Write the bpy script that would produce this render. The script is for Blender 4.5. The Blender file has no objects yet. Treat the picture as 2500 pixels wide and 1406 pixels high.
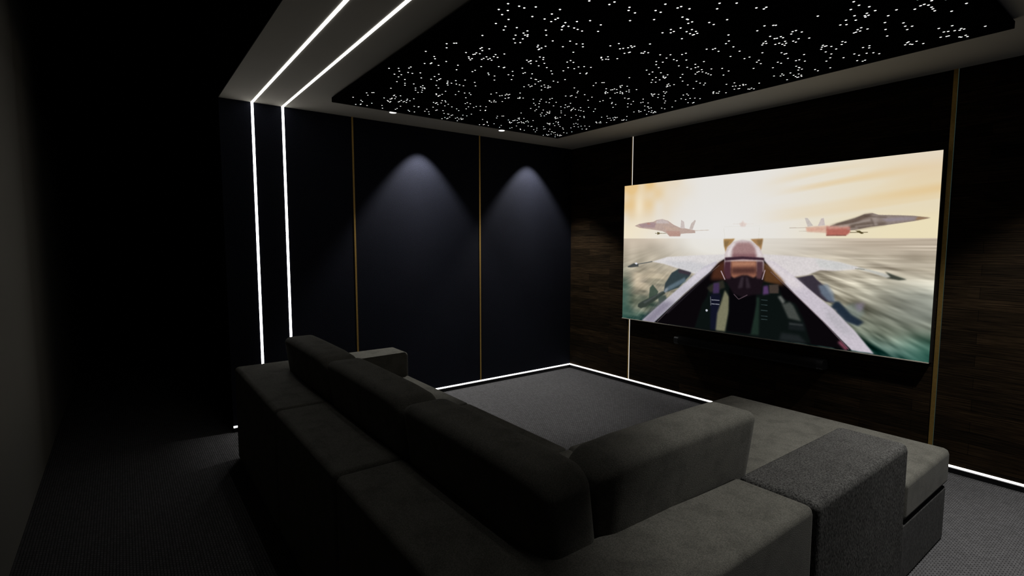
import bpy, bmesh, math, json
import numpy as np
from mathutils import Vector, Matrix

# light levels
LED_L = 6.0
LED_F = 6.0
SPOT_W = 13*4*math.pi
SPOT_R = 13.5*4*math.pi
PASS_W = 8
PASS_P = (2.2, -4.2, 4.0)
LED_W = 8.5

S = bpy.context.scene
COL = bpy.data.collections.new('home_cinema'); S.collection.children.link(COL)

# ------------------------------------------------------------------ camera
CAM = Vector((4.55366, -4.29236, 1.49847))
R = Vector((0.5998893, 0.8000830, 0.0)); U = Vector((-0.0680375, 0.0510349, 0.9963766)); F = Vector((-0.7971849, 0.5977145, -0.0850509))
FPX = 1268.115
cd = bpy.data.cameras.new('camera'); cd.sensor_width = 36; cd.lens = FPX / 2500 * 36; cd.clip_start = .02
co = bpy.data.objects.new('camera', cd); COL.objects.link(co)
M = Matrix((R, U, -F)).transposed().to_4x4(); M.translation = CAM
co.matrix_world = M
S.camera = co

def project(p):
    d = Vector(p) - CAM
    z = d.dot(F)
    return (1250 + FPX * d.dot(R) / z, 703 - FPX * d.dot(U) / z, z)

# ------------------------------------------------------------------ materials
def srgb(c):
    return tuple((x / 255 / 12.92) if x / 255 <= .04045 else ((x / 255 + .055) / 1.055) ** 2.4 for x in c)

def mat(name):
    m = bpy.data.materials.new(name); m.use_nodes = True
    nt = m.node_tree; b = nt.nodes['Principled BSDF']
    return m, nt, b

def N(nt, t, **kw):
    n = nt.nodes.new(t)
    for k, v in kw.items():
        if k in n.inputs: n.inputs[k].default_value = v
        else: setattr(n, k, v)
    return n

def ramp(nt, fac, stops):
    r = nt.nodes.new('ShaderNodeValToRGB')
    el = r.color_ramp.elements
    el[0].position, el[0].color = stops[0][0], (*stops[0][1], 1)
    el[1].position, el[1].color = stops[-1][0], (*stops[-1][1], 1)
    for p, c in stops[1:-1]:
        e = el.new(p); e.color = (*c, 1)
    nt.links.new(fac, r.inputs['Fac'])
    return r

def plain(name, col, rough=.6, metal=0, spec=.3, noise=0, nscale=40):
    m, nt, b = mat(name)
    b.inputs['Roughness'].default_value = rough; b.inputs['Metallic'].default_value = metal
    b.inputs['Specular IOR Level'].default_value = spec
    tc = N(nt, 'ShaderNodeTexCoord')
    nz = N(nt, 'ShaderNodeTexNoise', Scale=nscale, Detail=4)
    nt.links.new(tc.outputs['Object'], nz.inputs['Vector'])
    k = noise
    r = ramp(nt, nz.outputs['Fac'], [(.3, tuple(c * (1 - k) for c in col)), (.7, tuple(c * (1 + k) for c in col))])
    nt.links.new(r.outputs['Color'], b.inputs['Base Color'])
    return m

def emit(name, col, strength, sampling=None):
    m = bpy.data.materials.new(name); m.use_nodes = True
    nt = m.node_tree; nt.nodes.clear()
    e = N(nt, 'ShaderNodeEmission', Color=(*col, 1), Strength=strength)
    o = N(nt, 'ShaderNodeOutputMaterial'); nt.links.new(e.outputs[0], o.inputs[0])
    if sampling: m.cycles.emission_sampling = sampling
    return m

def fabric(name, col, mottle=.3, mscale=5, grain=.25, gscale=420, bump=.35, gstretch=(1, 1, 1), sheen=.03):
    m, nt, b = mat(name)
    b.inputs['Roughness'].default_value = .92; b.inputs['Specular IOR Level'].default_value = .12
    b.inputs['Sheen Weight'].default_value = sheen; b.inputs['Sheen Roughness'].default_value = .45
    tc = N(nt, 'ShaderNodeTexCoord')
    a = N(nt, 'ShaderNodeTexNoise', Scale=mscale, Detail=5, Roughness=.62)
    nt.links.new(tc.outputs['Object'], a.inputs['Vector'])
    mp = N(nt, 'ShaderNodeMapping'); mp.inputs['Scale'].default_value = gstretch
    nt.links.new(tc.outputs['Object'], mp.inputs['Vector'])
    g = N(nt, 'ShaderNodeTexNoise', Scale=gscale, Detail=2, Roughness=.6)
    nt.links.new(mp.outputs[0], g.inputs['Vector'])
    r1 = ramp(nt, a.outputs['Fac'], [(.36, (1 - mottle,) * 3), (.5, (1, 1, 1)), (.66, (1 + mottle * .35,) * 3)])
    r2 = ramp(nt, g.outputs['Fac'], [(.33, (1 - grain,) * 3), (.67, (1 + grain,) * 3)])
    m1 = N(nt, 'ShaderNodeMix', data_type='RGBA', blend_type='MULTIPLY'); m1.inputs[0].default_value = 1
    nt.links.new(r1.outputs[0], m1.inputs[6]); nt.links.new(r2.outputs[0], m1.inputs[7])
    m2 = N(nt, 'ShaderNodeMix', data_type='RGBA', blend_type='MULTIPLY'); m2.inputs[0].default_value = 1
    nt.links.new(m1.outputs[2], m2.inputs[6]); m2.inputs[7].default_value = (*col, 1)
    nt.links.new(m2.outputs[2], b.inputs['Base Color'])
    bp = N(nt, 'ShaderNodeBump', Strength=bump, Distance=.0015)
    nt.links.new(g.outputs['Fac'], bp.inputs['Height']); nt.links.new(bp.outputs[0], b.inputs['Normal'])
    return m

def carpet():
    m, nt, b = mat('carpet_weave')
    b.inputs['Roughness'].default_value = .95; b.inputs['Specular IOR Level'].default_value = .1
    tc = N(nt, 'ShaderNodeTexCoord')
    br = N(nt, 'ShaderNodeTexBrick', Scale=1)
    br.offset = .5; br.squash = 1
    br.inputs['Brick Width'].default_value = .021; br.inputs['Row Height'].default_value = .0125
    br.inputs['Mortar Size'].default_value = .0024; br.inputs['Mortar Smooth'].default_value = 1
    br.inputs['Bias'].default_value = 0
    c = CARPET
    br.inputs['Color1'].default_value = (c[0] * 1.12, c[1] * 1.12, c[2] * 1.12, 1); br.inputs['Color2'].default_value = (c[0] * .82, c[1] * .82, c[2] * .82, 1)
    br.inputs['Mortar'].default_value = (c[0] * .22, c[1] * .2, c[2] * .2, 1)
    nt.links.new(tc.outputs['Object'], br.inputs['Vector'])
    nz = N(nt, 'ShaderNodeTexNoise', Scale=900, Detail=2)
    nt.links.new(tc.outputs['Object'], nz.inputs['Vector'])
    rr = ramp(nt, nz.outputs['Fac'], [(.3, (.75,) * 3), (.7, (1.25,) * 3)])
    mx = N(nt, 'ShaderNodeMix', data_type='RGBA', blend_type='MULTIPLY'); mx.inputs[0].default_value = 1
    nt.links.new(br.outputs['Color'], mx.inputs[6]); nt.links.new(rr.outputs[0], mx.inputs[7])
    nt.links.new(mx.outputs[2], b.inputs['Base Color'])
    bp = N(nt, 'ShaderNodeBump', Strength=.8, Distance=.003); bp.invert = True
    nt.links.new(br.outputs['Fac'], bp.inputs['Height']); nt.links.new(bp.outputs[0], b.inputs['Normal'])
    return m

def wood():
    m, nt, b = mat('dark_wood_veneer')
    b.inputs['Roughness'].default_value = .75; b.inputs['Specular IOR Level'].default_value = .05
    tc = N(nt, 'ShaderNodeTexCoord')
    rot = N(nt, 'ShaderNodeMapping'); rot.inputs['Rotation'].default_value = (math.pi / 2, 0, 0)   # wall plane x,z -> x,y
    nt.links.new(tc.outputs['Object'], rot.inputs['Vector'])
    br = N(nt, 'ShaderNodeTexBrick', Scale=1); br.offset = .5
    br.inputs['Brick Width'].default_value = .62; br.inputs['Row Height'].default_value = .072
    br.inputs['Mortar Size'].default_value = .0012; br.inputs['Mortar Smooth'].default_value = .2
    br.inputs['Color1'].default_value = (1.35, 1.25, 1.15, 1); br.inputs['Color2'].default_value = (.55, .55, .55, 1); br.inputs['Mortar'].default_value = (.12, .12, .12, 1)
    nt.links.new(rot.outputs[0], br.inputs['Vector'])
    st = N(nt, 'ShaderNodeMapping'); st.inputs['Scale'].default_value = (2.2, 1, 75)
    nt.links.new(tc.outputs['Object'], st.inputs['Vector'])
    nz = N(nt, 'ShaderNodeTexNoise', Scale=2, Detail=5, Roughness=.7, Distortion=.15)
    nt.links.new(st.outputs[0], nz.inputs['Vector'])
    c = WOOD
    rr = ramp(nt, nz.outputs['Fac'], [(.34, tuple(x * .18 for x in c)), (.5, c), (.68, tuple(x * 2.3 for x in c))])
    mx = N(nt, 'ShaderNodeMix', data_type='RGBA', blend_type='MULTIPLY'); mx.inputs[0].default_value = 1
    nt.links.new(br.outputs['Color'], mx.inputs[6]); nt.links.new(rr.outputs[0], mx.inputs[7])
    nt.links.new(mx.outputs[2], b.inputs['Base Color'])
    return m

SOFA = (.090, .087, .074)
CARPET = (.100, .099, .101)
WOOD = (.0175, .0118, .0066)
M_sofa = fabric('grey_velvet', SOFA, mottle=.20, mscale=11, grain=.34, gscale=300, bump=.6)
M_tweed = fabric('charcoal_tweed', (.050, .049, .046), mottle=.15, mscale=14, grain=.75, gscale=190, bump=1, gstretch=(1, 1, .45), sheen=0)
M_tweed_base = fabric('charcoal_tweed_fine', (.060, .059, .057), mottle=.12, mscale=14, grain=.45, gscale=220, bump=.6, gstretch=(1, 1, .35), sheen=0)
M_carpet = carpet()
M_wood = wood()
M_blue = fabric('black_blue_wall_fabric', (.0075, .0085, .0145), mottle=.08, mscale=3, grain=.6, gscale=190, bump=.8, sheen=0)
M_black = plain('matt_black_paint', (.004, .004, .004), .9, spec=.05, noise=.1)
M_ceiling = plain('grey_ceiling_paint', (.43, .41, .36), .95, spec=.05, noise=.02, nscale=3)
M_back = plain('grey_back_wall_paint', (.20, .192, .168), .95, spec=.05, noise=.03, nscale=2)
M_board = plain('black_star_board', (.002, .002, .002), .95, spec=.0, noise=.1)
M_skirt = plain('black_skirting_lacquer', (.006, .006, .007), .5, spec=.2, noise=.1)
M_gold = plain('brushed_brass', (.62, .40, .12), .5, metal=1, noise=.08, nscale=90)
M_case = plain('black_plastic', (.008, .008, .009), .45, spec=.3, noise=.1)
M_bezel = plain('satin_metal_bezel', (.6, .55, .46), .6, metal=0, noise=.05)
M_cloth = fabric('speaker_cloth', (.012, .012, .012), mottle=.05, grain=.3, gscale=600, sheen=0)
M_led = emit('white_led_line', (1, .985, .96), LED_L)
M_ledwall = emit('white_led_line_wall', (1, .985, .96), LED_W)
M_ledfloor = emit('white_led_skirting_line', (1, .985, .97), LED_F)
M_ledthin = emit('white_led_edge', (1, .97, .9), .85)
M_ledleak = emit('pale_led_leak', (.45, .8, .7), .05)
M_lens = emit('downlight_lens_glow', (1, .99, .97), 1.5)
M_star = emit('star_point_glow', (1, .99, .97), 1.6, 'NONE')
M_ring = plain('white_downlight_ring', (.4, .4, .4), .5)

# ------------------------------------------------------------------ geometry helpers
def obj(name, bm, m, parent=None, smooth=False, loc=None):
    me = bpy.data.meshes.new(name); bm.normal_update(); bm.to_mesh(me); bm.free()
    if m: me.materials.append(m)
    if smooth:
        me.shade_smooth() if hasattr(me, 'shade_smooth') else [setattr(p, 'use_smooth', True) for p in me.polygons]
    o = bpy.data.objects.new(name, me); COL.objects.link(o)
    if parent is not None: o.parent = parent
    if smooth is True:
        wn = o.modifiers.new('weighted_normals', 'WEIGHTED_NORMAL'); wn.weight = 100; wn.keep_sharp = True
    if loc: o.location = loc
    return o

def thing(name, label, cat, loc=(0, 0, 0), group=None):
    o = bpy.data.objects.new(name, None); COL.objects.link(o); o.location = loc
    o.empty_display_size = .1
    o['label'] = label; o['category'] = cat
    if group: o['group'] = group
    return o

def tag(o, label, cat, group=None):
    o['label'] = label; o['category'] = cat
    if group: o['group'] = group
    return o

def box(bm, x0, x1, y0, y1, z0, z1):
    vs = [bm.verts.new((x, y, z)) for z in (z0, z1) for y in (y0, y1) for x in (x0, x1)]
    for f in ((0, 2, 3, 1), (4, 5, 7, 6), (0, 1, 5, 4), (2, 6, 7, 3), (0, 4, 6, 2), (1, 3, 7, 5)):
        bm.faces.new([vs[i] for i in f])
    return vs

def bx(name, x0, x1, y0, y1, z0, z1, m, parent=None, bevel=0, seg=3, smooth=None):
    """box given in world space; mesh kept relative to the parent's origin"""
    off = Vector(parent_origin(parent))
    bm = bmesh.new(); box(bm, x0 - off.x, x1 - off.x, y0 - off.y, y1 - off.y, z0 - off.z, z1 - off.z)
    if bevel:
        bmesh.ops.bevel(bm, geom=bm.edges[:], offset=bevel, segments=seg, profile=.5, affect='EDGES')
    return obj(name, bm, m, parent, smooth=bool(bevel) if smooth is None else smooth)

def parent_origin(p):
    o = Vector((0, 0, 0))
    while p is not None:
        o += p.location; p = p.parent
    return o

def struct(name, x0, x1, y0, y1, z0, z1, m, label=None):
    o = bx(name, x0, x1, y0, y1, z0, z1, m)
    o['kind'] = 'structure'
    if label: o['label'] = label
    return o

def prism(pts, z0, z1):
    bm = bmesh.new()
    lo = [bm.verts.new((x, y, z0)) for x, y in pts]; hi = [bm.verts.new((x, y, z1)) for x, y in pts]
    bm.faces.new(lo[::-1]); bm.faces.new(hi)
    n = len(pts)
    for i in range(n): bm.faces.new((lo[i], lo[(i + 1) % n], hi[(i + 1) % n], hi[i]))
    return bm

def soft_prism(name, pts, z0, z1, m, parent, bevel=.022, seg=4, puff=0):
    off = parent_origin(parent)
    bm = prism([(x - off.x, y - off.y) for x, y in pts], z0 - off.z, z1 - off.z)
    bmesh.ops.bevel(bm, geom=bm.edges[:], offset=bevel, segments=seg, profile=.5, affect='EDGES')
    return obj(name, bm, m, parent, smooth=True)

def cylinder(bm, c, r, h, n=24, axis='z'):
    ring = lambda z: [bm.verts.new((c[0] + r * math.cos(2 * math.pi * i / n), c[1] + r * math.sin(2 * math.pi * i / n), c[2] + z)) for i in range(n)]
    a, b = ring(0), ring(h)
    bm.faces.new(a[::-1]); bm.faces.new(b)
    for i in range(n): bm.faces.new((a[i], a[(i + 1) % n], b[(i + 1) % n], b[i]))

# ------------------------------------------------------------------ the room
YE = -3.65      # end of the low ceiling and of the side walls
XR = 4.50
YB = -4.775     # back wall
struct('floor', -6, 6.5, YB - .3, .3, -.1, 0, M_carpet)
struct('wall_left', -.12, 0, YE, 0, 0, 2.6, M_blue)
struct('wall_right', XR, XR + .12, YE, 0, 0, 2.6, M_blue)
struct('wall_front', -.12, XR + .12, 0, .12, 0, 2.6, M_wood)
struct('ceiling', -.12, XR + .12, YE + .12, .12, 2.6, 2.7, M_ceiling)
struct('trim_1', -.12, XR + .12, YE + .001, YE + .12, 2.6, 2.63, M_ceiling)
struct('wall_back', -6, 6.5, YB - .1, YB, 0, 4.3, M_back)
struct('wall_corridor_left', -6, -.12, YE, YE + .12, 0, 4.3, M_black)
struct('wall_corridor_right', XR + .12, 6.5, YE, YE + .12, 0, 4.3, M_black)
struct('wall_bulkhead', -.12, XR + .12, YE - .004, YE + .001, 2.601, 4.3, M_black)
struct('wall_corridor_end_left', -6.1, -6, YB, YE, 0, 4.3, M_black)
struct('wall_corridor_end_right', 6.5, 6.6, YB, YE, 0, 4.3, M_black)
struct('ceiling_corridor', -6, 6.5, YB, YE + .12, 4.3, 4.4, M_black)
struct('baseboard_left', 0, .012, YE, -.012, 0, .034, M_skirt)
struct('baseboard_front', 0, XR, -.012, 0, 0, .034, M_skirt)

# light lines on top of the skirting
o = bx('skirting_light_line', 0, .003, YE, -.003, .036, .0485, M_ledfloor)
tag(o, 'thin white light line above the black skirting of the dark blue left wall', 'led strip')
o = bx('skirting_light_line', 0, XR, -.003, 0, .036, .0485, M_ledfloor)
tag(o, 'thin white light line above the black skirting of the wood wall under the screen', 'led strip')

# two light lines that run up the left wall and across the ceiling
for y, lab in ((-3.418, 'bright white light line up the left wall over the ceiling, nearer the ceiling edge'),
               (-3.193, 'bright white light line up the left wall over the ceiling, nearer the star panel')):
    t = thing('light_line', lab, 'led strip', (0, y, 0), 'light lines running from wall to ceiling')
    bx('wall_section', 0, .002, y - .009, y + .009, .05, 2.6, M_ledwall, t)
    bx('ceiling_section', 0, XR, y - .009, y + .009, 2.598, 2.6, M_led, t)

# brass inlays
G = 'brass inlay strips on the walls'
for y, lab in ((-2.624, 'thin vertical brass strip on the left wall nearest the light lines'),
               (-1.296, 'thin vertical brass strip on the left wall between the two pools of light')):
    tag(bx('brass_strip', 0, .004, y - .0075, y + .0075, .05, 2.6, M_gold), lab, 'trim strip', G)
t = thing('brass_strip', 'thin brass strip with a glowing white edge, passing behind the left end of the screen', 'trim strip', (.908, 0, 0), G)
bx('brass_fin', .904, .917, -.006, 0, .05, 2.6, M_gold, t)
o = bx('light_edge', .917, .9215, -.004, 0, .05, 2.6, M_ledthin, t); o['label'] = 'glowing white edge'
t = thing('brass_strip', 'wider brass strip on the wood wall just right of the screen', 'trim strip', (3.53, 0, 0), G)
bx('brass_fin', 3.515, 3.5385, -.006, 0, .05, 2.6, M_gold, t)
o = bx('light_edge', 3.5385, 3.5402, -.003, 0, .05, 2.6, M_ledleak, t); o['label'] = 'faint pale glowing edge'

# ------------------------------------------------------------------ star ceiling
PX0, PX1, PY0, PY1, PZ = .545, 3.912, -2.975, -.715, 2.555
panel = thing('star_ceiling_panel', 'large black ceiling panel full of tiny white star lights', 'ceiling panel', (2.228, -1.845, PZ))
bx('panel_board', PX0, PX1, PY0, PY1, PZ, PZ + .034, M_board, panel)
bx('mounting_frame', PX0 + .25, PX1 - .25, PY0 + .25, PY1 - .25, PZ + .034, 2.6, M_black, panel)
SX, SY, TILE = json.loads('[1.126,1.125,[[0.8,0.015],[0.818,0.016],[0.827,0.065],[0.659,0.03],[0.756,0.114],[0.755,0.15],[0.755,0.158],[0.752,0.196],[0.731,0.196],[0.676,0.213],[0.586,0.19],[0.636,0.19],[0.63,0.222],[0.611,0.223],[0.667,0.275],[0.698,0.274],[0.663,0.31],[0.661,0.336],[0.668,0.336],[0.697,0.31],[0.687,0.336],[0.599,0.333],[0.939,0.124],[0.902,0.165],[0.985,0.183],[0.797,0.268],[0.797,0.306],[0.866,0.307],[0.77,0.481],[0.728,0.556],[0.699,0.577],[0.698,0.651],[0.684,0.738],[0.61,0.773],[0.639,0.869],[0.669,0.869],[0.592,0.566],[0.611,0.595],[0.626,0.594],[0.613,0.647],[1.013,0.298],[1.028,0.335],[1.043,0.327],[0.936,0.518],[0.965,0.546],[0.973,0.555],[0.885,0.547],[0.888,0.668],[0.887,0.716],[0.897,0.721],[0.919,0.716],[0.919,0.739],[0.841,0.715],[0.821,0.73],[0.829,0.745],[0.805,0.749],[0.851,0.797],[0.871,0.797],[0.874,0.825],[0.902,0.796],[0.893,0.826],[0.874,0.85],[0.985,0.699],[1.002,0.698],[0.967,0.724],[1.011,0.74],[0.961,0.817],[0.929,0.827],[0.931,0.852],[0.998,0.851],[0.747,0.862],[0.811,0.946],[0.811,0.981],[0.821,0.981],[0.79,1.065],[0.674,0.962],[0.651,0.983],[0.652,1.026],[0.583,1.073],[0.724,1.082],[0.727,1.115],[0.387,0.433],[0.376,0.505],[0.422,0.479],[0.386,0.559],[0.386,0.588],[0.463,0.528],[0.488,0.528],[0.425,0.623],[0.339,0.673],[0.305,0.505],[0.321,0.544],[0.271,0.548],[0.247,0.603],[0.174,0.581],[0.174,0.638],[0.135,0.656],[0.119,0.742],[0.075,0.764],[0.036,0.802],[0.056,0.821],[0.103,0.801],[0.196,0.691],[0.164,0.758],[0.148,0.78],[0.16,0.788],[0.144,0.799],[0.197,0.757],[0.353,0.736],[0.35,0.78],[0.414,0.728],[0.38,0.78],[0.398,0.78],[0.471,0.727],[0.382,0.842],[0.351,0.859],[0.337,0.863],[0.36,0.883],[0.362,0.919],[0.36,0.945],[0.359,0.976],[0.31,0.884],[0.424,0.878],[0.469,0.921],[0.466,0.997],[0.404,1.043],[0.258,0.825],[0.213,0.867],[0.176,0.943],[0.148,1.04],[0.228,1.018],[0.22,1.071],[0.24,1.098],[0.097,0.961],[0.964,0.004],[1.017,0.003],[0.969,0.063],[1.113,0.096],[1.046,0.166],[1.054,0.209],[1.092,0.208],[1.117,0.23],[0.015,0.609],[0.084,0.92],[0.064,0.932],[0.047,0.96],[0.065,0.96],[0.212,0.002],[0.123,0.016],[0.018,0.094],[0.005,0.129],[0.005,0.273],[0.31,0.11],[0.359,0.122],[0.312,0.184],[0.327,0.193],[0.349,0.207],[0.376,0.199],[0.366,0.22],[0.383,0.219],[0.282,0.255],[0.304,0.266],[0.312,0.266],[0.341,0.327],[0.346,0.338],[0.366,0.325],[0.367,0.354],[0.454,0.259],[0.162,0.197],[0.153,0.206],[0.137,0.232],[0.156,0.242],[0.162,0.255],[0.19,0.221],[0.201,0.287],[0.037,0.962],[0.997,1.013],[0.982,1.038],[0.997,1.038],[1.005,1.037],[0.966,1.067],[1.017,1.067],[1.081,1.04],[1.087,1.062],[1.062,1.081],[0.873,1.076]]]')
pts = []
for i in range(-1, 6):
    for j in range(-5, 2):
        for a, b_ in TILE:
            x, y = a + i * SX, b_ + j * SY
            if PX0 + .04 < x < PX1 - .04 and PY0 + .03 < y < PY1 - .03:
                u, v, d = project((x, y, PZ))
                vis = -20 < u < 2520 and -20 < v < 1426
                pts.append((0 if vis else 1, d, x, y))
pts.sort()
def lens_bm(bm, x, y, z, r):
    n = 10
    top = [bm.verts.new((x + r * math.cos(2 * math.pi * k / n), y + r * math.sin(2 * math.pi * k / n), z)) for k in range(n)]
    low = [bm.verts.new((x + r * .7 * math.cos(2 * math.pi * k / n), y + r * .7 * math.sin(2 * math.pi * k / n), z - .0012)) for k in range(n)]
    for k in range(n): bm.faces.new((top[k], low[k], low[(k + 1) % n], top[(k + 1) % n]))
    bm.faces.new(low[::-1]) ; bm.faces.new(top)
RS = .0054
bm = bmesh.new(); lens_bm(bm, 0, 0, 0, RS)
star0 = obj('star_light', bm, M_star, panel)
for k, (_, d, x, y) in enumerate(pts[:100]):
    s = star0 if k == 0 else star0.copy()
    if k: COL.objects.link(s); s.parent = panel
    s.location = (x - panel.location.x, y - panel.location.y, 0)
bm = bmesh.new()
for _, d, x, y in pts[100:]: lens_bm(bm, x - panel.location.x, y - panel.location.y, 0, RS)
st = obj('star_lights', bm, M_star, panel); st['kind'] = 'stuff'

# ------------------------------------------------------------------ downlights
for (x, y), lab in (((.378, -2.411), 'small round white downlight beside the star panel, the one nearer the light lines'),
                    ((.356, -1.271), 'small round white downlight beside the star panel, the one nearer the screen wall')):
    t = thing('downlight', lab, 'ceiling light', (x, y, 2.6), 'small round downlights')
    bm = bmesh.new(); cylinder(bm, (0, 0, -.004), .034, .004, 28); obj('trim_ring', bm, M_ring, t)
    bm = bmesh.new(); cylinder(bm, (0, 0, -.0065), .029, .003, 28); obj('lens', bm, M_lens, t)
for i, (x, y) in enumerate(((.2, -1.987), (.2, -.664), (4.24, -1.987), (4.24, -.664))):
    l = bpy.data.lights.new('downlight_beam', 'SPOT'); l.energy = SPOT_W if x < 1 else SPOT_R; l.spot_size = math.radians(81); l.spot_blend = .45
    l.shadow_soft_size = .02; l.color = (1, .985, .96)
    lo = bpy.data.objects.new('downlight_beam', l); COL.objects.link(lo); lo.location = (x, y, 2.597)

# ------------------------------------------------------------------ screen
tv = thing('wall_screen', 'large bright wall screen showing jets over the sea and a cockpit', 'screen', (2.18, 0, .71))
X0, X1, Z0, Z1 = .86, 3.5, .713, 2.097
bx('housing', X0 - .003, X1 + .003, -.047, 0, Z0 - .003, Z1 + .003, M_case, tv)
bx('lower_bezel', X0, X1, -.060, -.047, Z0 - .006, Z0 - .0005, M_bezel, tv)
W, H = 760, 400
def make_picture():
    v, u = np.mgrid[0:H, 0:W].astype(np.float64)
    u = (u + .5) / W; v = (v + .5) / H
    rng = np.random.default_rng(7)
    def smooth(h, w, seed):
        g = np.random.default_rng(seed).random((h, w))
        return g
    def sample(g, y, x, wrapx=False):
        h, w = g.shape
        y = np.clip(y, 0, h - 1.001); x = np.clip(x, 0, w - 1.001)
        y0 = y.astype(int); x0 = x.astype(int); fy = y - y0; fx = x - x0
        fy = fy * fy * (3 - 2 * fy); fx = fx * fx * (3 - 2 * fx)
        return (g[y0, x0] * (1 - fy) + g[y0 + 1, x0] * fy) * (1 - fx) + (g[y0, x0 + 1] * (1 - fy) + g[y0 + 1, x0 + 1] * fy) * fx
    asp = 2.64 / 1.384
    C = lambda *c: np.array(c, float)
    mix = lambda a, b, t: a * (1 - t[..., None]) + b * t[..., None]
    ss = lambda a, b, x: (lambda t: t * t * (3 - 2 * t))(np.clip((x - a) / (b - a), 0, 1))
    hor = .394 + .013 * u
    # sky
    sky = np.ones((H, W, 3)) * C(229, 226, 221)
    left = ss(.36, .0, u) * ss(.40, .02, v)
    n1 = sample(smooth(9, 16, 1), v * 12, u * 24)
    n2 = sample(smooth(20, 12, 2), v * 22 + u * 3, u * 8)
    sky = mix(sky, C(228, 194, 138), np.clip(left * (.55 + 1.0 * n1), 0, 1))
    sky = mix(sky, C(240, 226, 196), ss(.22, .32, v) * ss(.3, .0, u) * .8)
    sky = mix(sky, C(242, 230, 205), np.exp(-((u - .075) / .022) ** 2 - ((v - .16) / .10) ** 2) * .75)
    right = ss(.5, 1.0, u)
    sky = mix(sky, C(229, 214, 180), right * .85)
    band = np.clip(sample(smooth(14, 6, 3), v * 26 + u * 5.5, u * 4) * 1.8 - .75, 0, 1)
    sky = mix(sky, C(226, 194, 140), np.clip(band * ss(.48, .75, u) * ss(.36, .24, v) * ss(.0, .10, v), 0, 1) * .8)
    sky = mix(sky, C(224, 210, 195), ss(.75, 1, u) * ss(.2, 0, v) * .5)
    sky = mix(sky, C(236, 224, 186), ss(.6, .95, u) * ss(.25, .33, v) * .7)
    # sea
    t = np.clip((v - hor) / (1 - hor), 0, 1)
    sea = mix(np.ones((H, W, 3)) * C(198, 184, 166), C(176, 166, 148), ss(0, .25, t))
    sea = mix(sea, C(148, 142, 124), ss(.2, .55, t))
    sea = mix(sea, C(90, 98, 84), ss(.5, .85, t))
    sea = mix(sea, C(36, 66, 60), ss(.78, 1.0, t))
    vx, vy = .36, .37
    dx = (u - vx) * asp; dy = v - vy
    ang = np.arctan2(dy, dx); rr = np.hypot(dx, dy)
    s1 = sample(smooth(150, 14, 4), (ang + .3) * 38, rr * 7)
    s2 = sample(smooth(60, 10, 5), (ang + .3) * 15, rr * 4)
    s3 = sample(smooth(300, 34, 6), (ang + .3) * 90, rr * 14)
    hs = sample(smooth(140, 8, 8), v * 130, u * 7)
    rw = ss(.45, .75, u)
    amp = (.25 + .75 * rw) * ss(.02, .4, t)
    sea += (((s1 - .5) * 105 + (s2 - .5) * 95 + (s3 - .5) * 60) * amp)[..., None] * C(1, 1, .95)
    sea += ((hs - .5) * 48 * rw * ss(.7, .0, t))[..., None]
    b1 = sample(smooth(14, 22, 9), v * 13, u * 60 * .36)
    sea += ((b1 - .5) * 34 * (1 - rw))[..., None] * C(1, .95, .9)
    b2 = sample(smooth(60, 30, 10), v * 55, u * 28)
    sea += ((b2 - .5) * 60 * (1 - rw) * ss(.2, .5, t))[..., None] * C(1, .9, .75)
    b3 = sample(smooth(30, 14, 12), v * 24, u * 12)
    sea += ((b3 - .5) * 55 * (1 - rw) * ss(.3, .6, t))[..., None] * C(1.1, .8, .7)
    sea = mix(sea, C(60, 92, 82), ss(.07, .0, u) * ss(.25, .75, t) * .8)
    sea = mix(sea, C(150, 160, 155), ss(.78, 1, u) * ss(.25, .5, t) * ss(.85, .6, t) * .55)
    sea = mix(sea, C(24, 74, 62), ss(.9, 1, u) * ss(.7, .9, t) * .6)
    sea = mix(sea, C(210, 190, 160), np.exp(-((u - .16) / .1) ** 2 - ((t - .42) / .12) ** 2) * .25)
    glow = np.exp(-((u - .41) / .17) ** 2 - ((v - hor) / .16) ** 2)
    sea = mix(sea, C(228, 224, 214), np.clip(glow * 1.4, 0, 1))
    glow2 = np.exp(-((u - .62) / .12) ** 2) * ss(.35, .0, t)
    sea = mix(sea, C(216, 210, 200), glow2 * .8)
    e = np.clip((v - hor) * H / 1.6 + .5, 0, 1)
    img = sky * (1 - e[..., None]) + sea * e[..., None]
    glow3 = np.exp(-((u - .40) / .15) ** 2 - ((v - .33) / .17) ** 2)
    img = mix(img, C(232, 230, 227), glow3 * .8)
    def blur(a, k):
        k = int(round(k))
        if k < 1: return a
        for _ in range(2):
            for ax in (0, 1):
                p = np.pad(a, [(k, k) if q == ax else (0, 0) for q in (0, 1)], mode='edge')
                c = np.cumsum(p, axis=ax); c = np.concatenate([np.zeros_like(np.take(c, [0], ax)), c], ax)
                n = a.shape[ax]
                a = (np.take(c, range(2 * k + 1, 2 * k + 1 + n), ax) - np.take(c, range(0, n), ax)) / (2 * k + 1)
        return a
    grain = blur(np.random.default_rng(11).random((H, W)) - .5, 1) * 2
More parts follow.
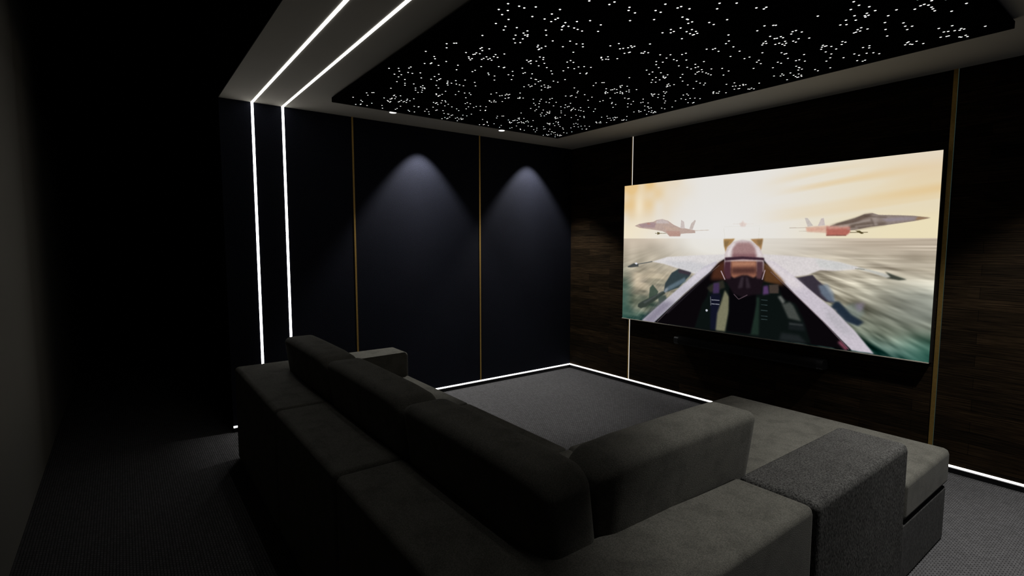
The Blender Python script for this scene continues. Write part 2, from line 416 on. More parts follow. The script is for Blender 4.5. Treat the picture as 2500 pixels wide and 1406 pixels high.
    for col, P, bl, al, _ in json.loads('[[[184,162,152],[[0.0549,0.3013],[0.0761,0.2883],[0.1106,0.2796],[0.1443,0.276],[0.1587,0.2645],[0.1837,0.2608],[0.2087,0.2731],[0.2333,0.3027],[0.261,0.3237],[0.2811,0.3288],[0.3231,0.3447],[0.3235,0.3627],[0.2883,0.3634],[0.2652,0.3663],[0.2621,0.3829],[0.2174,0.3815],[0.203,0.3591],[0.1852,0.3447],[0.1337,0.3302],[0.0803,0.3179]],1,1,null],[[160,135,140],[[0.0723,0.2926],[0.1405,0.2803],[0.1568,0.289],[0.1485,0.3208],[0.0883,0.3136]],1.5,0.8,null],[[190,165,150],[[0.1845,0.3078],[0.2542,0.328],[0.2614,0.3447],[0.2064,0.3425]],1.5,0.8,null],[[180,142,130],[[0.2008,0.3425],[0.2614,0.3475],[0.2617,0.3815],[0.2174,0.3808]],1.5,0.8,null],[[200,190,190],[[0.1564,0.2702],[0.1837,0.2616],[0.2087,0.2767],[0.2159,0.2926],[0.1568,0.289]],1.5,0.7,null],[[200,188,184],[[0.2629,0.328],[0.2648,0.2717],[0.2769,0.2847],[0.2811,0.3309]],1,1,null],[[196,184,178],[[0.2992,0.3353],[0.3064,0.2977],[0.3208,0.2753],[0.3242,0.2818],[0.3125,0.3382]],1,1,null],[[190,175,160],[[0.3235,0.3483],[0.3761,0.3461],[0.3761,0.3432],[0.3231,0.3454]],0.8,1,null],[[110,100,70],[[0.1527,0.3605],[0.203,0.3627],[0.203,0.3598],[0.1527,0.3569]],0.7,1,null],[[100,90,60],[[0.1621,0.3497],[0.1739,0.3548],[0.1739,0.3649],[0.1625,0.3692]],0.8,1,null],[[170,128,120],[[0.1106,0.2868],[0.122,0.2825],[0.1333,0.2934],[0.1186,0.2962]],1,1,null],[[140,126,118],[[0.7553,0.3374],[0.7894,0.3179],[0.8167,0.3013],[0.8394,0.2818],[0.858,0.2782],[0.8727,0.2883],[0.9193,0.2941],[0.9496,0.2991],[0.983,0.3114],[0.9504,0.3244],[0.8924,0.3403],[0.8561,0.3461],[0.8182,0.3613],[0.7947,0.3642],[0.7557,0.3504]],1,1,null],[[92,76,66],[[0.7553,0.3345],[0.7894,0.3179],[0.817,0.3049],[0.8394,0.2832],[0.858,0.2803],[0.8545,0.2934],[0.8174,0.3237],[0.778,0.341]],2,0.85,null],[[150,140,150],[[0.8769,0.3071],[0.9227,0.3042],[0.9534,0.3071],[0.9504,0.3172],[0.892,0.3244]],2,0.8,null],[[100,85,75],[[0.8095,0.3273],[0.8553,0.3223],[0.892,0.328],[0.8886,0.3382],[0.8261,0.3577],[0.7947,0.3605]],2,0.85,null],[[165,152,146],[[0.8583,0.2941],[0.8693,0.2905],[0.8705,0.3389],[0.8614,0.3403]],2,0.6,null],[[150,115,80],[[0.9564,0.3042],[0.9826,0.3107],[0.9538,0.3208]],1.5,0.8,null],[[213,178,158],[[0.6898,0.3403],[0.7489,0.3353],[0.7523,0.3757],[0.6936,0.3678]],1.5,1,null],[[178,104,92],[[0.7458,0.3396],[0.8061,0.3454],[0.8068,0.3736],[0.7973,0.3902],[0.747,0.3902]],1.5,1,null],[[205,165,150],[[0.7458,0.3367],[0.8061,0.336],[0.8023,0.3519],[0.7496,0.354]],2,0.7,null],[[130,85,75],[[0.747,0.3844],[0.7973,0.3858],[0.7973,0.3916],[0.747,0.3909]],1,0.8,null],[[196,188,182],[[0.686,0.2897],[0.6943,0.2912],[0.7102,0.3338],[0.6951,0.3389]],1,1,null],[[200,188,184],[[0.7227,0.3367],[0.7311,0.2962],[0.7379,0.2941],[0.742,0.3338]],1,1,null],[[170,155,140],[[0.6436,0.3447],[0.6932,0.3454],[0.6928,0.3425],[0.6436,0.3418]],0.8,0.8,null],[[190,180,165],[[0.6708,0.3642],[0.6936,0.3649],[0.6936,0.362],[0.6708,0.3613]],0.8,0.7,null],[[95,80,50],[[0.8068,0.3757],[0.8492,0.3757],[0.8492,0.3721],[0.8068,0.3721]],0.8,1,null],[[85,75,45],[[0.8186,0.3656],[0.8299,0.3656],[0.8402,0.3801],[0.8345,0.3829]],1,1,null],[[84,70,62],[[0.7701,0.3324],[0.8398,0.2912],[0.839,0.2854],[0.7689,0.3266]],1.6,0.6,null],[[176,164,156],[[0.7784,0.3454],[0.8553,0.315],[0.8549,0.3092],[0.7777,0.3396]],1.6,0.6,null],[[84,70,62],[[0.8394,0.2955],[0.8913,0.3049],[0.8913,0.2991],[0.8394,0.2897]],1.6,0.6,null],[[176,164,156],[[0.8182,0.3475],[0.8708,0.3382],[0.8705,0.3324],[0.8178,0.3418]],1.6,0.6,null],[[84,70,62],[[0.8538,0.3071],[0.8621,0.3439],[0.8644,0.3418],[0.8561,0.3049]],1.6,0.6,null],[[176,164,156],[[0.7989,0.3591],[0.8261,0.3562],[0.8258,0.3504],[0.7985,0.3533]],1.6,0.6,null],[[210,140,120],[[0.6936,0.3598],[0.7413,0.3569],[0.7409,0.3504],[0.6932,0.3526]],2,0.6,null],[[222,205,198],[[0.4837,0.3085],[0.4913,0.3049],[0.4955,0.2912],[0.5011,0.3056],[0.5098,0.31],[0.5042,0.3295],[0.4905,0.3288]],1.2,1,null],[[214,204,190],[[0.4625,0.3114],[0.533,0.315],[0.533,0.3136],[0.4625,0.3092]],0.8,0.7,null],[[205,203,190],[[0.4303,0.336],[0.4356,0.4068],[0.4367,0.4068],[0.4314,0.3353]],0.8,0.6,null],[[205,203,190],[[0.5519,0.3316],[0.5492,0.4075],[0.55,0.4082],[0.553,0.3316]],0.8,0.6,null],[[212,210,200],[[0.4307,0.3266],[0.5527,0.3266],[0.5523,0.3251],[0.4307,0.3244]],0.8,0.5,null],[[216,212,212],[[0.1409,0.5621],[0.2095,0.5253],[0.3231,0.5101],[0.4091,0.5029],[0.4553,0.4971],[0.4451,0.5686],[0.3879,0.6452],[0.3121,0.6286],[0.2587,0.6026],[0.1958,0.5751]],1.2,1,null],[[196,196,200],[[0.1886,0.5564],[0.3045,0.5506],[0.3864,0.5723],[0.3629,0.6163],[0.3121,0.6236],[0.2519,0.5939]],4,0.7,null],[[214,208,208],[[0.5652,0.4942],[0.6511,0.5022],[0.7189,0.5116],[0.783,0.5303],[0.8352,0.5564],[0.8239,0.5665],[0.7758,0.578],[0.7337,0.5788],[0.6992,0.6084],[0.6633,0.6207],[0.6254,0.6228],[0.5693,0.5607]],1.2,1,null],[[198,200,198],[[0.7193,0.5159],[0.783,0.5318],[0.8352,0.5571],[0.7758,0.5737],[0.7333,0.5636]],3,0.7,null],[[186,186,180],[[0.833,0.5542],[0.8769,0.5737],[0.9117,0.5918],[0.8996,0.6026],[0.8621,0.5802],[0.8314,0.5643]],1.2,0.9,null],[[62,66,58],[[0.8943,0.5723],[0.914,0.5882],[0.9432,0.6077],[0.9261,0.6127],[0.8966,0.6048],[0.9072,0.599]],1.2,1,null],[[140,140,132],[[0.8235,0.565],[0.8466,0.5672],[0.847,0.5629],[0.8235,0.5614]],1,1,null],[[96,98,96],[[0.0261,0.612],[0.0693,0.5896],[0.0678,0.5831],[0.0246,0.6048]],1,1,null],[[96,98,96],[[0.0689,0.5896],[0.1436,0.5643],[0.1428,0.5578],[0.0678,0.5831]],1,1,null],[[68,70,70],[[0.0205,0.6062],[0.0523,0.5788],[0.0761,0.5824],[0.078,0.6012],[0.0367,0.6113]],1.5,1,null],[[215,215,222],[[0.0723,0.5788],[0.072,0.5809],[0.0712,0.5831],[0.0697,0.5853],[0.0682,0.586],[0.0659,0.5867],[0.064,0.586],[0.0625,0.5853],[0.061,0.5838],[0.0598,0.5816],[0.0595,0.5795],[0.0598,0.5773],[0.0606,0.5751],[0.0621,0.5737],[0.064,0.573],[0.0659,0.5723],[0.0678,0.5723],[0.0697,0.5737],[0.0708,0.5751],[0.072,0.5766]],1,1,null],[[50,62,66],[[0.2591,0.6055],[0.3121,0.6264],[0.3061,0.6488],[0.261,0.7348],[0.2133,0.7695],[0.1962,0.7832],[0.2038,0.711],[0.2307,0.6358]],1.5,1,null],[[62,48,58],[[0.2591,0.6055],[0.3121,0.6264],[0.3061,0.6445],[0.2595,0.6315]],2,0.8,null],[[96,114,126],[[0.2867,0.6604],[0.2163,0.7319],[0.2045,0.7652],[0.2235,0.7572],[0.2905,0.69]],2.5,0.85,null],[[150,158,166],[[0.2042,0.7486],[0.2163,0.7384],[0.2133,0.7695],[0.1955,0.784]],2,0.8,null],[[56,72,62],[[0.1299,0.8288],[0.1341,0.7514],[0.1473,0.7269],[0.1739,0.7753],[0.1648,0.8172]],1.8,0.9,null],[[52,60,54],[[0.1955,0.7688],[0.2064,0.7818],[0.1193,0.8931],[0.0924,0.9097],[0.0773,0.901],[0.0803,0.8786],[0.0973,0.8577]],1.5,1,null],[[78,84,84],[[0.1917,0.7695],[0.1962,0.7746],[0.1114,0.8728],[0.1034,0.8627]],1.5,0.7,null],[[52,66,62],[[0.1705,0.8049],[0.2064,0.7934],[0.214,0.8266],[0.1788,0.8613]],3,0.8,null],[[54,48,58],[[0.6678,0.6279],[0.7152,0.6048],[0.7273,0.6308],[0.7489,0.6633],[0.7625,0.7052],[0.7769,0.7486],[0.7549,0.7486],[0.7193,0.7074]],1.5,1,null],[[104,118,134],[[0.7314,0.6611],[0.7568,0.6539],[0.7727,0.6994],[0.7792,0.7478],[0.7614,0.7442],[0.7413,0.7088]],2.5,0.85,null],[[170,172,170],[[0.7439,0.6395],[0.7568,0.6539],[0.7742,0.7038],[0.7708,0.7088],[0.7553,0.6669]],2,0.6,null],[[120,132,128],[[0.7996,0.7818],[0.8087,0.7543],[0.8284,0.7449],[0.8462,0.7558],[0.8527,0.7919],[0.8383,0.8288],[0.8186,0.8208]],4,0.6,null],[[32,44,58],[[0.778,0.7421],[0.7883,0.7406],[0.822,0.8071],[0.8523,0.8382],[0.8394,0.8627],[0.8072,0.8447],[0.7682,0.7746]],2.5,1,null],[[150,135,165],[[0.8284,0.7464],[0.8511,0.7341],[0.8485,0.7724],[0.8371,0.7868]],4,0.5,null],[[165,160,155],[[0.764,0.7753],[0.7833,0.789],[0.7818,0.8071],[0.7667,0.7926]],2.5,0.6,null],[[190,186,196],[[0.3621,0.5845],[0.4098,0.5426],[0.4102,0.5708],[0.3811,0.6199],[0.2886,0.7702],[0.1572,1.0007],[0.0992,0.9986],[0.214,0.815],[0.3129,0.6582]],1.2,1,null],[[214,208,216],[[0.3379,0.6178],[0.4098,0.5499],[0.3871,0.6033],[0.3136,0.7066],[0.2811,0.7327]],5,0.8,null],[[118,112,130],[[0.1928,0.841],[0.2489,0.8316],[0.1572,1.0007],[0.0992,0.9986]],9,0.75,null],[[198,190,200],[[0.5686,0.5275],[0.6038,0.5397],[0.6678,0.6243],[0.7727,0.7825],[0.8322,0.8902],[0.8803,0.9957],[0.8261,0.9942],[0.7492,0.8577],[0.6701,0.724],[0.6053,0.6077]],1.2,1,null],[[222,214,216],[[0.5686,0.5275],[0.6038,0.5397],[0.6678,0.6279],[0.692,0.6792],[0.6648,0.6922],[0.6053,0.6019]],6,0.8,null],[[168,166,172],[[0.747,0.7695],[0.7902,0.8223],[0.833,0.9155],[0.8091,0.922],[0.7617,0.8461]],7,0.6,null],[[9,6,9],[[0.3871,0.612],[0.4159,0.5549],[0.4443,0.5202],[0.4996,0.5058],[0.5633,0.5152],[0.6053,0.6077],[0.6701,0.724],[0.7492,0.8577],[0.8261,0.9942],[0.8231,0.9957],[0.1587,1.0],[0.2886,0.7753]],1.2,1,null],[[78,44,30],[[0.3958,0.6026],[0.4216,0.5477],[0.4447,0.5383],[0.447,0.6604],[0.3883,0.6662]],5,0.9,null],[[96,62,34],[[0.5663,0.5419],[0.5848,0.5694],[0.6307,0.6503],[0.636,0.6727],[0.5716,0.6662]],5,0.9,null],[[150,110,70],[[0.5663,0.5462],[0.5792,0.5556],[0.6254,0.6322],[0.636,0.6633],[0.6208,0.6416]],2.5,0.7,null],[[150,135,140],[[0.4186,0.5694],[0.3629,0.6553],[0.364,0.6575],[0.4197,0.5715]],1,0.5,null],[[150,135,140],[[0.3629,0.6553],[0.275,0.7984],[0.2765,0.8006],[0.364,0.6575]],1,0.5,null],[[150,135,140],[[0.275,0.7984],[0.1712,0.9913],[0.1727,0.9935],[0.2765,0.8006]],1,0.5,null],[[120,100,110],[[0.592,0.599],[0.6254,0.6539],[0.6265,0.651],[0.5936,0.5961]],1,0.7,null],[[120,100,110],[[0.6254,0.6539],[0.6841,0.75],[0.6852,0.7471],[0.6265,0.651]],1,0.7,null],[[120,100,110],[[0.6841,0.75],[0.7489,0.8591],[0.7496,0.8562],[0.6852,0.7471]],1,0.7,null],[[120,100,110],[[0.7485,0.8591],[0.8193,0.9935],[0.8205,0.9906],[0.75,0.8562]],1,0.7,null],[[45,40,48],[[0.392,0.6113],[0.3068,0.7594],[0.3095,0.7637],[0.3943,0.6156]],1.5,0.8,null],[[45,40,48],[[0.3068,0.7594],[0.214,0.9205],[0.217,0.9256],[0.3095,0.7637]],1.5,0.8,null],[[150,80,100],[[0.7909,0.9632],[0.8121,1.0007],[0.8178,0.987],[0.7966,0.9494]],3,0.8,null],[[168,132,84],[[0.4314,0.4032],[0.4712,0.4017],[0.4542,0.4473],[0.442,0.4978],[0.4337,0.4473]],1.5,1,null],[[164,126,84],[[0.5246,0.4053],[0.5648,0.4025],[0.561,0.4603],[0.5549,0.4942],[0.5409,0.4364]],1.5,1,null],[[110,90,60],[[0.433,0.4169],[0.4534,0.4126],[0.4455,0.4473],[0.4371,0.4574]],2.5,0.6,null],[[110,90,60],[[0.5428,0.4118],[0.5636,0.4097],[0.5591,0.4465],[0.5515,0.4415]],2.5,0.6,null],[[11,17,16],[[0.3318,0.9971],[0.3591,0.8295],[0.378,0.7731],[0.3826,0.6987],[0.4299,0.6669],[0.5038,0.7038],[0.5716,0.6568],[0.6167,0.6749],[0.633,0.7478],[0.6712,0.7738],[0.6962,0.8605],[0.7197,0.9913],[0.5318,1.0022],[0.3943,0.9978]],3,1,null],[[46,44,36],[[0.375,0.7204],[0.3947,0.6951],[0.4356,0.6633],[0.4424,0.7117],[0.3898,0.75]],3,0.9,null],[[62,46,80],[[0.3992,0.6879],[0.4212,0.6814],[0.4227,0.7507],[0.3989,0.7572]],2,1,null],[[82,56,98],[[0.5712,0.6857],[0.586,0.6792],[0.5909,0.729],[0.5708,0.7384]],2,1,null],[[66,56,50],[[0.5894,0.6756],[0.6189,0.6698],[0.6201,0.7218],[0.592,0.7262]],1.5,1,null],[[16,18,34],[[0.3898,0.7608],[0.4284,0.7551],[0.4246,0.8591],[0.4242,0.9899],[0.3932,0.9928]],2,1,null],[[118,116,92],[[0.4424,0.7269],[0.4311,0.8013],[0.4174,0.8815],[0.4136,0.9928],[0.4477,0.9913],[0.458,0.8736],[0.4595,0.771]],3,1,null],[[30,46,38],[[0.5477,0.7565],[0.5606,0.7551],[0.5633,0.9841],[0.5288,0.9884],[0.5439,0.875]],3,0.9,null],[[6,5,8],[[0.4564,0.7103],[0.5492,0.698],[0.5511,0.7955],[0.5367,0.9863],[0.4534,0.9877],[0.461,0.8519]],3,1,null],[[170,172,182],[[0.3943,0.7991],[0.4239,0.7977],[0.4242,0.7941],[0.3943,0.7948]],1,0.9,null],[[170,172,182],[[0.3947,0.8251],[0.4246,0.8237],[0.4246,0.8201],[0.3947,0.8208]],1,0.9,null],[[120,124,134],[[0.389,0.7767],[0.3913,0.8345],[0.3936,0.8338],[0.3913,0.776]],1,0.8,null],[[190,194,204],[[0.3814,0.8685],[0.3814,0.8714],[0.3807,0.8736],[0.3799,0.875],[0.3788,0.8764],[0.3773,0.8772],[0.3761,0.8772],[0.375,0.8764],[0.3739,0.875],[0.3731,0.8728],[0.3731,0.8707],[0.3731,0.8678],[0.3739,0.8656],[0.3746,0.8642],[0.3758,0.8627],[0.3773,0.862],[0.3784,0.862],[0.3795,0.8634],[0.3807,0.8649],[0.3814,0.8663]],1,1,null],[[70,88,90],[[0.5663,0.7702],[0.5864,0.771],[0.5867,0.7666],[0.5663,0.7666]],1,0.7,null],[[70,88,90],[[0.5667,0.7991],[0.5871,0.7999],[0.5871,0.7955],[0.567,0.7955]],1,0.7,null],[[70,88,90],[[0.5674,0.8331],[0.5879,0.8331],[0.5879,0.8295],[0.5674,0.8295]],1,0.7,null],[[70,88,90],[[0.5682,0.8671],[0.5886,0.8663],[0.5886,0.8627],[0.5682,0.8634]],1,0.7,null],[[70,88,90],[[0.5686,0.8866],[0.589,0.8858],[0.589,0.8822],[0.5689,0.8829]],1,0.7,null],[[72,76,72],[[0.6314,0.784],[0.6549,0.7673],[0.6648,0.7847],[0.6898,0.8714],[0.6523,0.8613]],2,0.9,null],[[110,112,108],[[0.6174,0.7413],[0.6277,0.7348],[0.6405,0.7652],[0.6337,0.7832]],2,0.9,null],[[24,28,30],[[0.6549,0.8793],[0.697,0.8793],[0.7023,0.9234],[0.6538,0.9263]],3,0.8,null],[[62,66,66],[[0.6553,0.8866],[0.6947,0.8866],[0.6955,0.896],[0.6557,0.8981]],1.5,0.6,null],[[34,38,40],[[0.6326,0.9509],[0.6848,0.9509],[0.7083,0.9906],[0.6288,0.9949]],4,0.8,null],[[206,194,194],[[0.4367,0.5484],[0.4367,0.4978],[0.4458,0.4523],[0.4678,0.4191],[0.4977,0.4075],[0.5299,0.4191],[0.5542,0.4538],[0.5652,0.4942],[0.5701,0.5419],[0.5701,0.599],[0.547,0.6012],[0.5458,0.5426],[0.4606,0.5477],[0.4598,0.6185],[0.4402,0.6098]],1.3,1,null],[[150,112,112],[[0.4644,0.5289],[0.4629,0.4566],[0.4818,0.4249],[0.5223,0.4249],[0.5413,0.4559],[0.5455,0.5253]],4,0.85,null],[[112,72,80],[[0.4644,0.5289],[0.4636,0.4971],[0.5447,0.4949],[0.5455,0.5253]],4,0.6,null],[[232,224,226],[[0.4466,0.4978],[0.4545,0.4574],[0.4678,0.4321],[0.472,0.4386],[0.4576,0.479],[0.4527,0.5224]],3,0.8,null],[[228,218,222],[[0.5303,0.4321],[0.5519,0.4653],[0.5602,0.5036],[0.553,0.5152],[0.5439,0.4653]],3,0.7,null],[[58,36,48],[[0.4386,0.5202],[0.5,0.5116],[0.5705,0.5166],[0.5712,0.5318],[0.5004,0.5275],[0.439,0.5405]],1.5,1,null],[[70,40,50],[[0.4379,0.5434],[0.4617,0.5426],[0.4633,0.6684],[0.447,0.6655],[0.4345,0.6098]],2,1,null],[[78,52,58],[[0.5451,0.5383],[0.5678,0.5368],[0.5701,0.599],[0.5636,0.6481],[0.5477,0.659]],2,1,null],[[150,98,78],[[0.4606,0.5426],[0.5462,0.5383],[0.5481,0.625],[0.5348,0.651],[0.4754,0.6568],[0.4625,0.6329]],2,1,null],[[176,126,100],[[0.4648,0.547],[0.5443,0.5426],[0.5424,0.5665],[0.467,0.5751]],4,0.8,null],[[64,38,36],[[0.4636,0.5824],[0.5458,0.5737],[0.5466,0.6127],[0.4644,0.6228]],5,0.85,null],[[24,16,22],[[0.4413,0.6604],[0.475,0.6452],[0.4996,0.6264],[0.5186,0.625],[0.5402,0.6402],[0.5712,0.6467],[0.5655,0.7348],[0.5367,0.7435],[0.5049,0.7637],[0.4742,0.7478]],2,1,null],[[60,50,58],[[0.497,0.6402],[0.5068,0.6337],[0.5038,0.7038],[0.4875,0.711]],2,0.7,null],[[60,50,58],[[0.5121,0.6337],[0.5208,0.6402],[0.5307,0.7001],[0.5159,0.7074]],2,0.6,null],[[190,170,180],[[0.4242,0.6069],[0.4398,0.6618],[0.4428,0.659],[0.4273,0.604]],1,0.9,null],[[190,170,180],[[0.5739,0.5882],[0.5659,0.6467],[0.5686,0.6481],[0.5761,0.5896]],1,0.9,null],[[110,90,100],[[0.4735,0.7493],[0.4909,0.7789],[0.4924,0.776],[0.475,0.7464]],1,0.8,null],[[110,90,100],[[0.492,0.7796],[0.5216,0.7478],[0.5205,0.7442],[0.4913,0.776]],1,0.8,null]]'):
        P = np.array(P)
        pad = (bl * 3 + 3)
        x0 = max(0, int(P[:, 0].min() * W - pad)); x1 = min(W, int(P[:, 0].max() * W + pad) + 1)
        y0 = max(0, int(P[:, 1].min() * H - pad)); y1 = min(H, int(P[:, 1].max() * H + pad) + 1)
        if x1 <= x0 or y1 <= y0: continue
        m = np.zeros((y1 - y0, x1 - x0))
        for oy in (.17, .5, .83):
            for ox in (.25, .75):
                yy, xx = np.mgrid[y0:y1, x0:x1].astype(float)
                xx = (xx + ox) / W; yy = (yy + oy) / H
                ins = np.zeros(xx.shape, bool)
                for (ax, ay), (bx_, by) in zip(P, np.roll(P, -1, 0)):
                    if ay == by: continue
                    c = ((ay > yy) != (by > yy)) & (xx < (bx_ - ax) * (yy - ay) / (by - ay) + ax)
                    ins ^= c
                m += ins / 6
        m = blur(m, bl * .8 if bl > 1 else 0) * al
        sub = img[y0:y1, x0:x1]
        cc = np.array(col, float) * (1 + .045 * grain[y0:y1, x0:x1, None] * 2)
        img[y0:y1, x0:x1] = sub * (1 - m[..., None]) + cc * m[..., None]
    img = np.clip(img, 0, 255) / 255
    lin = np.where(img <= .04045, img / 12.92, ((img + .055) / 1.055) ** 2.4)
    return lin
pic = make_picture()
xs = np.linspace(X0, X1, W) - tv.location.x; zs = np.linspace(Z1, Z0, H) - tv.location.z
co_ = np.zeros((H, W, 3)); co_[..., 0] = xs[None]; co_[..., 1] = -.05; co_[..., 2] = zs[:, None]
me = bpy.data.meshes.new('picture')
idx = np.arange(H * W).reshape(H, W)
q = np.stack([idx[:-1, :-1], idx[1:, :-1], idx[1:, 1:], idx[:-1, 1:]], -1).reshape(-1, 4)
me.vertices.add(H * W); me.vertices.foreach_set('co', co_.astype(np.float32).ravel())
me.loops.add(q.size); me.loops.foreach_set('vertex_index', q.astype(np.int32).ravel())
me.polygons.add(len(q)); me.polygons.foreach_set('loop_start', (np.arange(len(q)) * 4).astype(np.int32))
me.polygons.foreach_set('loop_total', np.full(len(q), 4, np.int32))
me.update(calc_edges=True)
at = me.color_attributes.new('picture', 'FLOAT_COLOR', 'POINT')
at.data.foreach_set('color', np.concatenate([pic, np.ones((H, W, 1))], -1).astype(np.float32).ravel())
mp = bpy.data.materials.new('screen_picture'); mp.use_nodes = True; nt = mp.node_tree; nt.nodes.clear()
a = N(nt, 'ShaderNodeAttribute', attribute_name='picture'); e = N(nt, 'ShaderNodeEmission', Strength=1); ou = N(nt, 'ShaderNodeOutputMaterial')
nt.links.new(a.outputs['Color'], e.inputs['Color']); nt.links.new(e.outputs[0], ou.inputs[0])
mp.cycles.emission_sampling = 'FRONT'
me.materials.append(mp)
po = bpy.data.objects.new('picture', me); COL.objects.link(po); po.parent = tv

# ------------------------------------------------------------------ sound bar
sb = thing('sound_bar', 'long black sound bar mounted on the wall under the screen', 'speaker', (2.215, 0, .58))
def bar_part(name, x0, x1, m, r=.03):
    bm = bmesh.new(); box(bm, x0 - 2.215, x1 - 2.215, -.115, .001, .545 - .58, .617 - .58)
    es = [e for e in bm.edges if abs(e.verts[0].co.x - e.verts[1].co.x) > .001 and e.verts[0].co.y < -.1]
    bmesh.ops.bevel(bm, geom=es, offset=r, segments=5, profile=.5, affect='EDGES')
    return obj(name, bm, m, sb)
bar_part('grille', 1.60, 2.83, M_cloth); bar_part('end_cap', 1.555, 1.60, M_case); bar_part('end_cap', 2.83, 2.875, M_case)

# ------------------------------------------------------------------ sofa
sofa = thing('sectional_sofa', 'large dark grey modular corner sofa with chaise facing the screen', 'sofa', (2.2, -2.9, 0))
XL, XS1, XS2, XI, XO = .575, 1.757, 2.688, 3.57, 3.85
YO, YI, YF = -3.71, -3.43, -2.54
g = .003
LT = .652      # ledge height
ST = .472      # seat height
rect = lambda a, b, c, d: [(a, c), (b, c), (b, d), (a, d)]
B = .026
o = soft_prism('back_ledge', [(XL, YO), (XS1 - g, YO), (XS1 - g, YI), (.86, YI), (.86, -2.533), (XL, -2.533)], 0, LT, M_sofa, sofa, B); o['label'] = 'back ledge turning into the left armrest'
soft_prism('back_ledge', rect(XS1 + g, XS2 - g, YO, YI), 0, LT, M_sofa, sofa, B)
soft_prism('back_ledge', [(XS2 + g, YO), (XO, YO), (XO, -2.533), (XI, -2.533), (XI, YI), (XS2 + g, YI)], 0, LT, M_sofa, sofa, B)
o = soft_prism('armrest', rect(XI + .004, XO + .004, -2.526, -1.652), 0, LT + .001, M_tweed, sofa, .03, 5); o['label'] = 'speckled charcoal tweed armrest block'
def seat(x0, x1, y0, y1):
    soft_prism('seat_cushion', rect(x0, x1, y0, y1), .287, ST, M_sofa, sofa, .02)
    soft_prism('seat_base', rect(x0, x1, y0, y1 - .006), 0, .277, M_sofa, sofa, .012)
seat(.86 + g, XS1 - g, YI + g, YF)
seat(XS1 + g, XS2 - g, YI + g, YF)
seat(XS2 + g, XI - g, YI + g, YF)
YC = -1.0
ch = [(2.665, YF + 2 * g), (XI - g, YF + 2 * g), (XI - g, -1.646), (XO, -1.646), (XO, YC), (2.665, YC)]
soft_prism('seat_cushion', ch, .290, ST, M_sofa, sofa, .028, 5)
ch2 = [(2.672, YF + 3 * g), (XI - g, YF + 3 * g), (XI - g, -1.646), (XO - .006, -1.646), (XO - .006, YC - .012), (2.672, YC - .012)]
soft_prism('seat_base', ch2, 0, .279, M_tweed_base, sofa, .014)

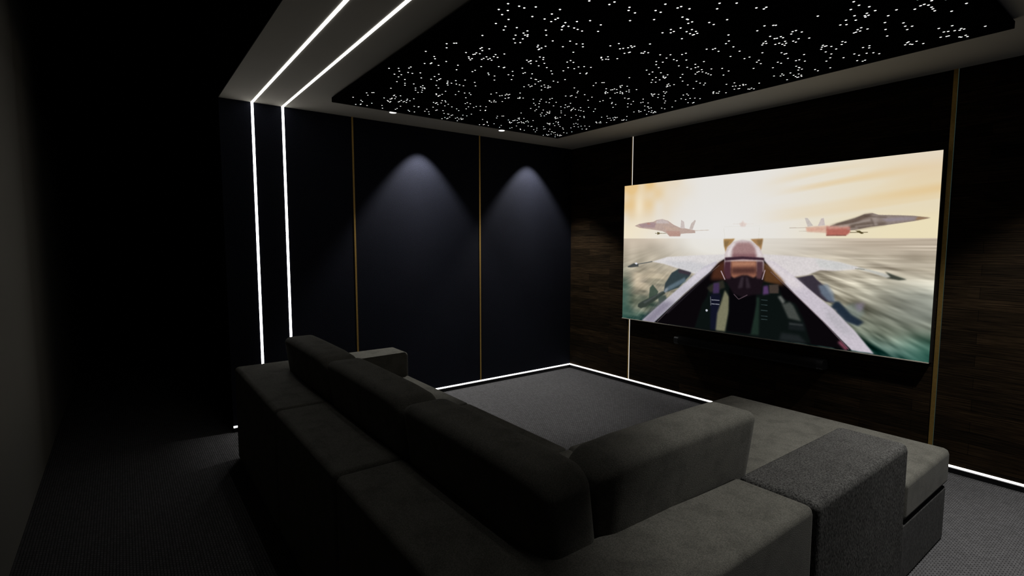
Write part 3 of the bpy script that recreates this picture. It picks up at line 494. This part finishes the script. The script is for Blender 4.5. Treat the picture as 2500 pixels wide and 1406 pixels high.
def back_cushion(w, thick, z0, z1, lean, s0=.012, s1=.045, rx=.075, ry=.044, rz=.038, nx=40, ny=14, nz=22):
    """soft cushion, back at y=0, front at y=thick, leaning back towards -y"""
    h = z1 - z0
    bm = bmesh.new(); cache = {}
    def grid(n, L, r):
        # denser near both ends so that the rounded corners stay smooth
        k = max(6, n // 3)
        e = [r * (1 - math.cos(math.pi / 2 * i / k)) for i in range(k + 1)]
        m = [r + (L - 2 * r) * i / 6 for i in range(1, 6)]
        return e + m + [L - x for x in e[::-1]]
    gx, gy, gz = grid(nx, w, rx), grid(ny, thick, ry), grid(nz, h, rz)
    def vert(x, y, z):
        key = (round(x, 6), round(y, 6), round(z, 6))
        if key in cache: return cache[key]
        cx = min(max(x, rx), w - rx); cy = min(max(y, ry), thick - ry); cz = min(max(z, rz), h - rz)
        d = Vector(((x - cx) / rx, (y - cy) / ry, (z - cz) / rz))
        l = d.length
        if l > 0:
            # map the cube corner region on to an ellipsoid
            m = max(abs(d.x), abs(d.y), abs(d.z)); d = d / l * m if m < 1 else d / l
        px, py, pz = cx + d.x * rx, cy + d.y * ry, cz + d.z * rz
        # slight fullness of the faces
        fx = math.sin(math.pi * min(max(px / w, 0), 1)); fz = math.sin(math.pi * min(max(pz / h, 0), 1))
        py += .010 * (fx ** .5) * fz * (1 if py > thick / 2 else -.5)
        pz += .003 * (fx ** .6) * (1 if pz > h / 2 else 0)
        e0 = max(0, 1 - px / .12); e1 = max(0, 1 - (w - px) / .12)
        pz -= (s0 * e0 * e0 + s1 * e1 * e1) * max(0, min(1, (pz / h - .3) / .7)) ** 2
        v = bm.verts.new((px, py - pz * lean, pz + z0)); cache[key] = v
        return v
    def patch(f, A, Bv):
        for i in range(len(A) - 1):
            for j in range(len(Bv) - 1):
                vs = [vert(*f(A[i], Bv[j])), vert(*f(A[i + 1], Bv[j])), vert(*f(A[i + 1], Bv[j + 1])), vert(*f(A[i], Bv[j + 1]))]
                if len(set(vs)) == 4: bm.faces.new(vs)
    patch(lambda p, q: (p, 0, q), gx, gz); patch(lambda p, q: (p, thick, q), gx[::-1], gz)
    patch(lambda p, q: (0, p, q), gy[::-1], gz); patch(lambda p, q: (w, p, q), gy, gz)
    patch(lambda p, q: (p, q, h), gx, gy); patch(lambda p, q: (p, q, 0), gx[::-1], gy)
    bmesh.ops.recalc_face_normals(bm, faces=bm.faces[:])
    return bm
LEAN = .13; CT = .20
ZC0, ZC1 = ST + .001, .882
def cushion(x0, x1):
    bm = back_cushion(x1 - x0, CT, ZC0, ZC1, LEAN)
    off = sofa.location
    for v in bm.verts: v.co += Vector((x0, YI + .024, 0)) - off
    return obj('back_cushion', bm, M_sofa, sofa, smooth='plain')
cushion(.868, XS1 - .004); cushion(XS1 + .004, XS2 - .002); cushion(XS2 + .006, XI - .004)
bm = back_cushion(.83, CT, ZC0, ZC1, LEAN, .045, .008)
off = sofa.location
for v in bm.verts:
    x, y, z = v.co
    v.co = Vector((XI - .024 - y, -3.235 + x, z)) - off      # back towards +x
obj('back_cushion', bm, M_sofa, sofa, smooth='plain')

# ------------------------------------------------------------------ world, view
w = bpy.data.worlds.new('world'); S.world = w; w.use_nodes = True
w.node_tree.nodes['Background'].inputs[0].default_value = (0, 0, 0, 1)
S.view_settings.view_transform = 'Standard'; S.view_settings.look = 'None'; S.view_settings.gamma = 1; S.view_settings.exposure = 0
S.view_settings.use_curve_mapping = False
S.cycles.max_bounces = 6; S.cycles.diffuse_bounces = 4; S.cycles.use_denoising = True
S.cycles.sample_clamp_indirect = 4; S.cycles.use_light_tree = True
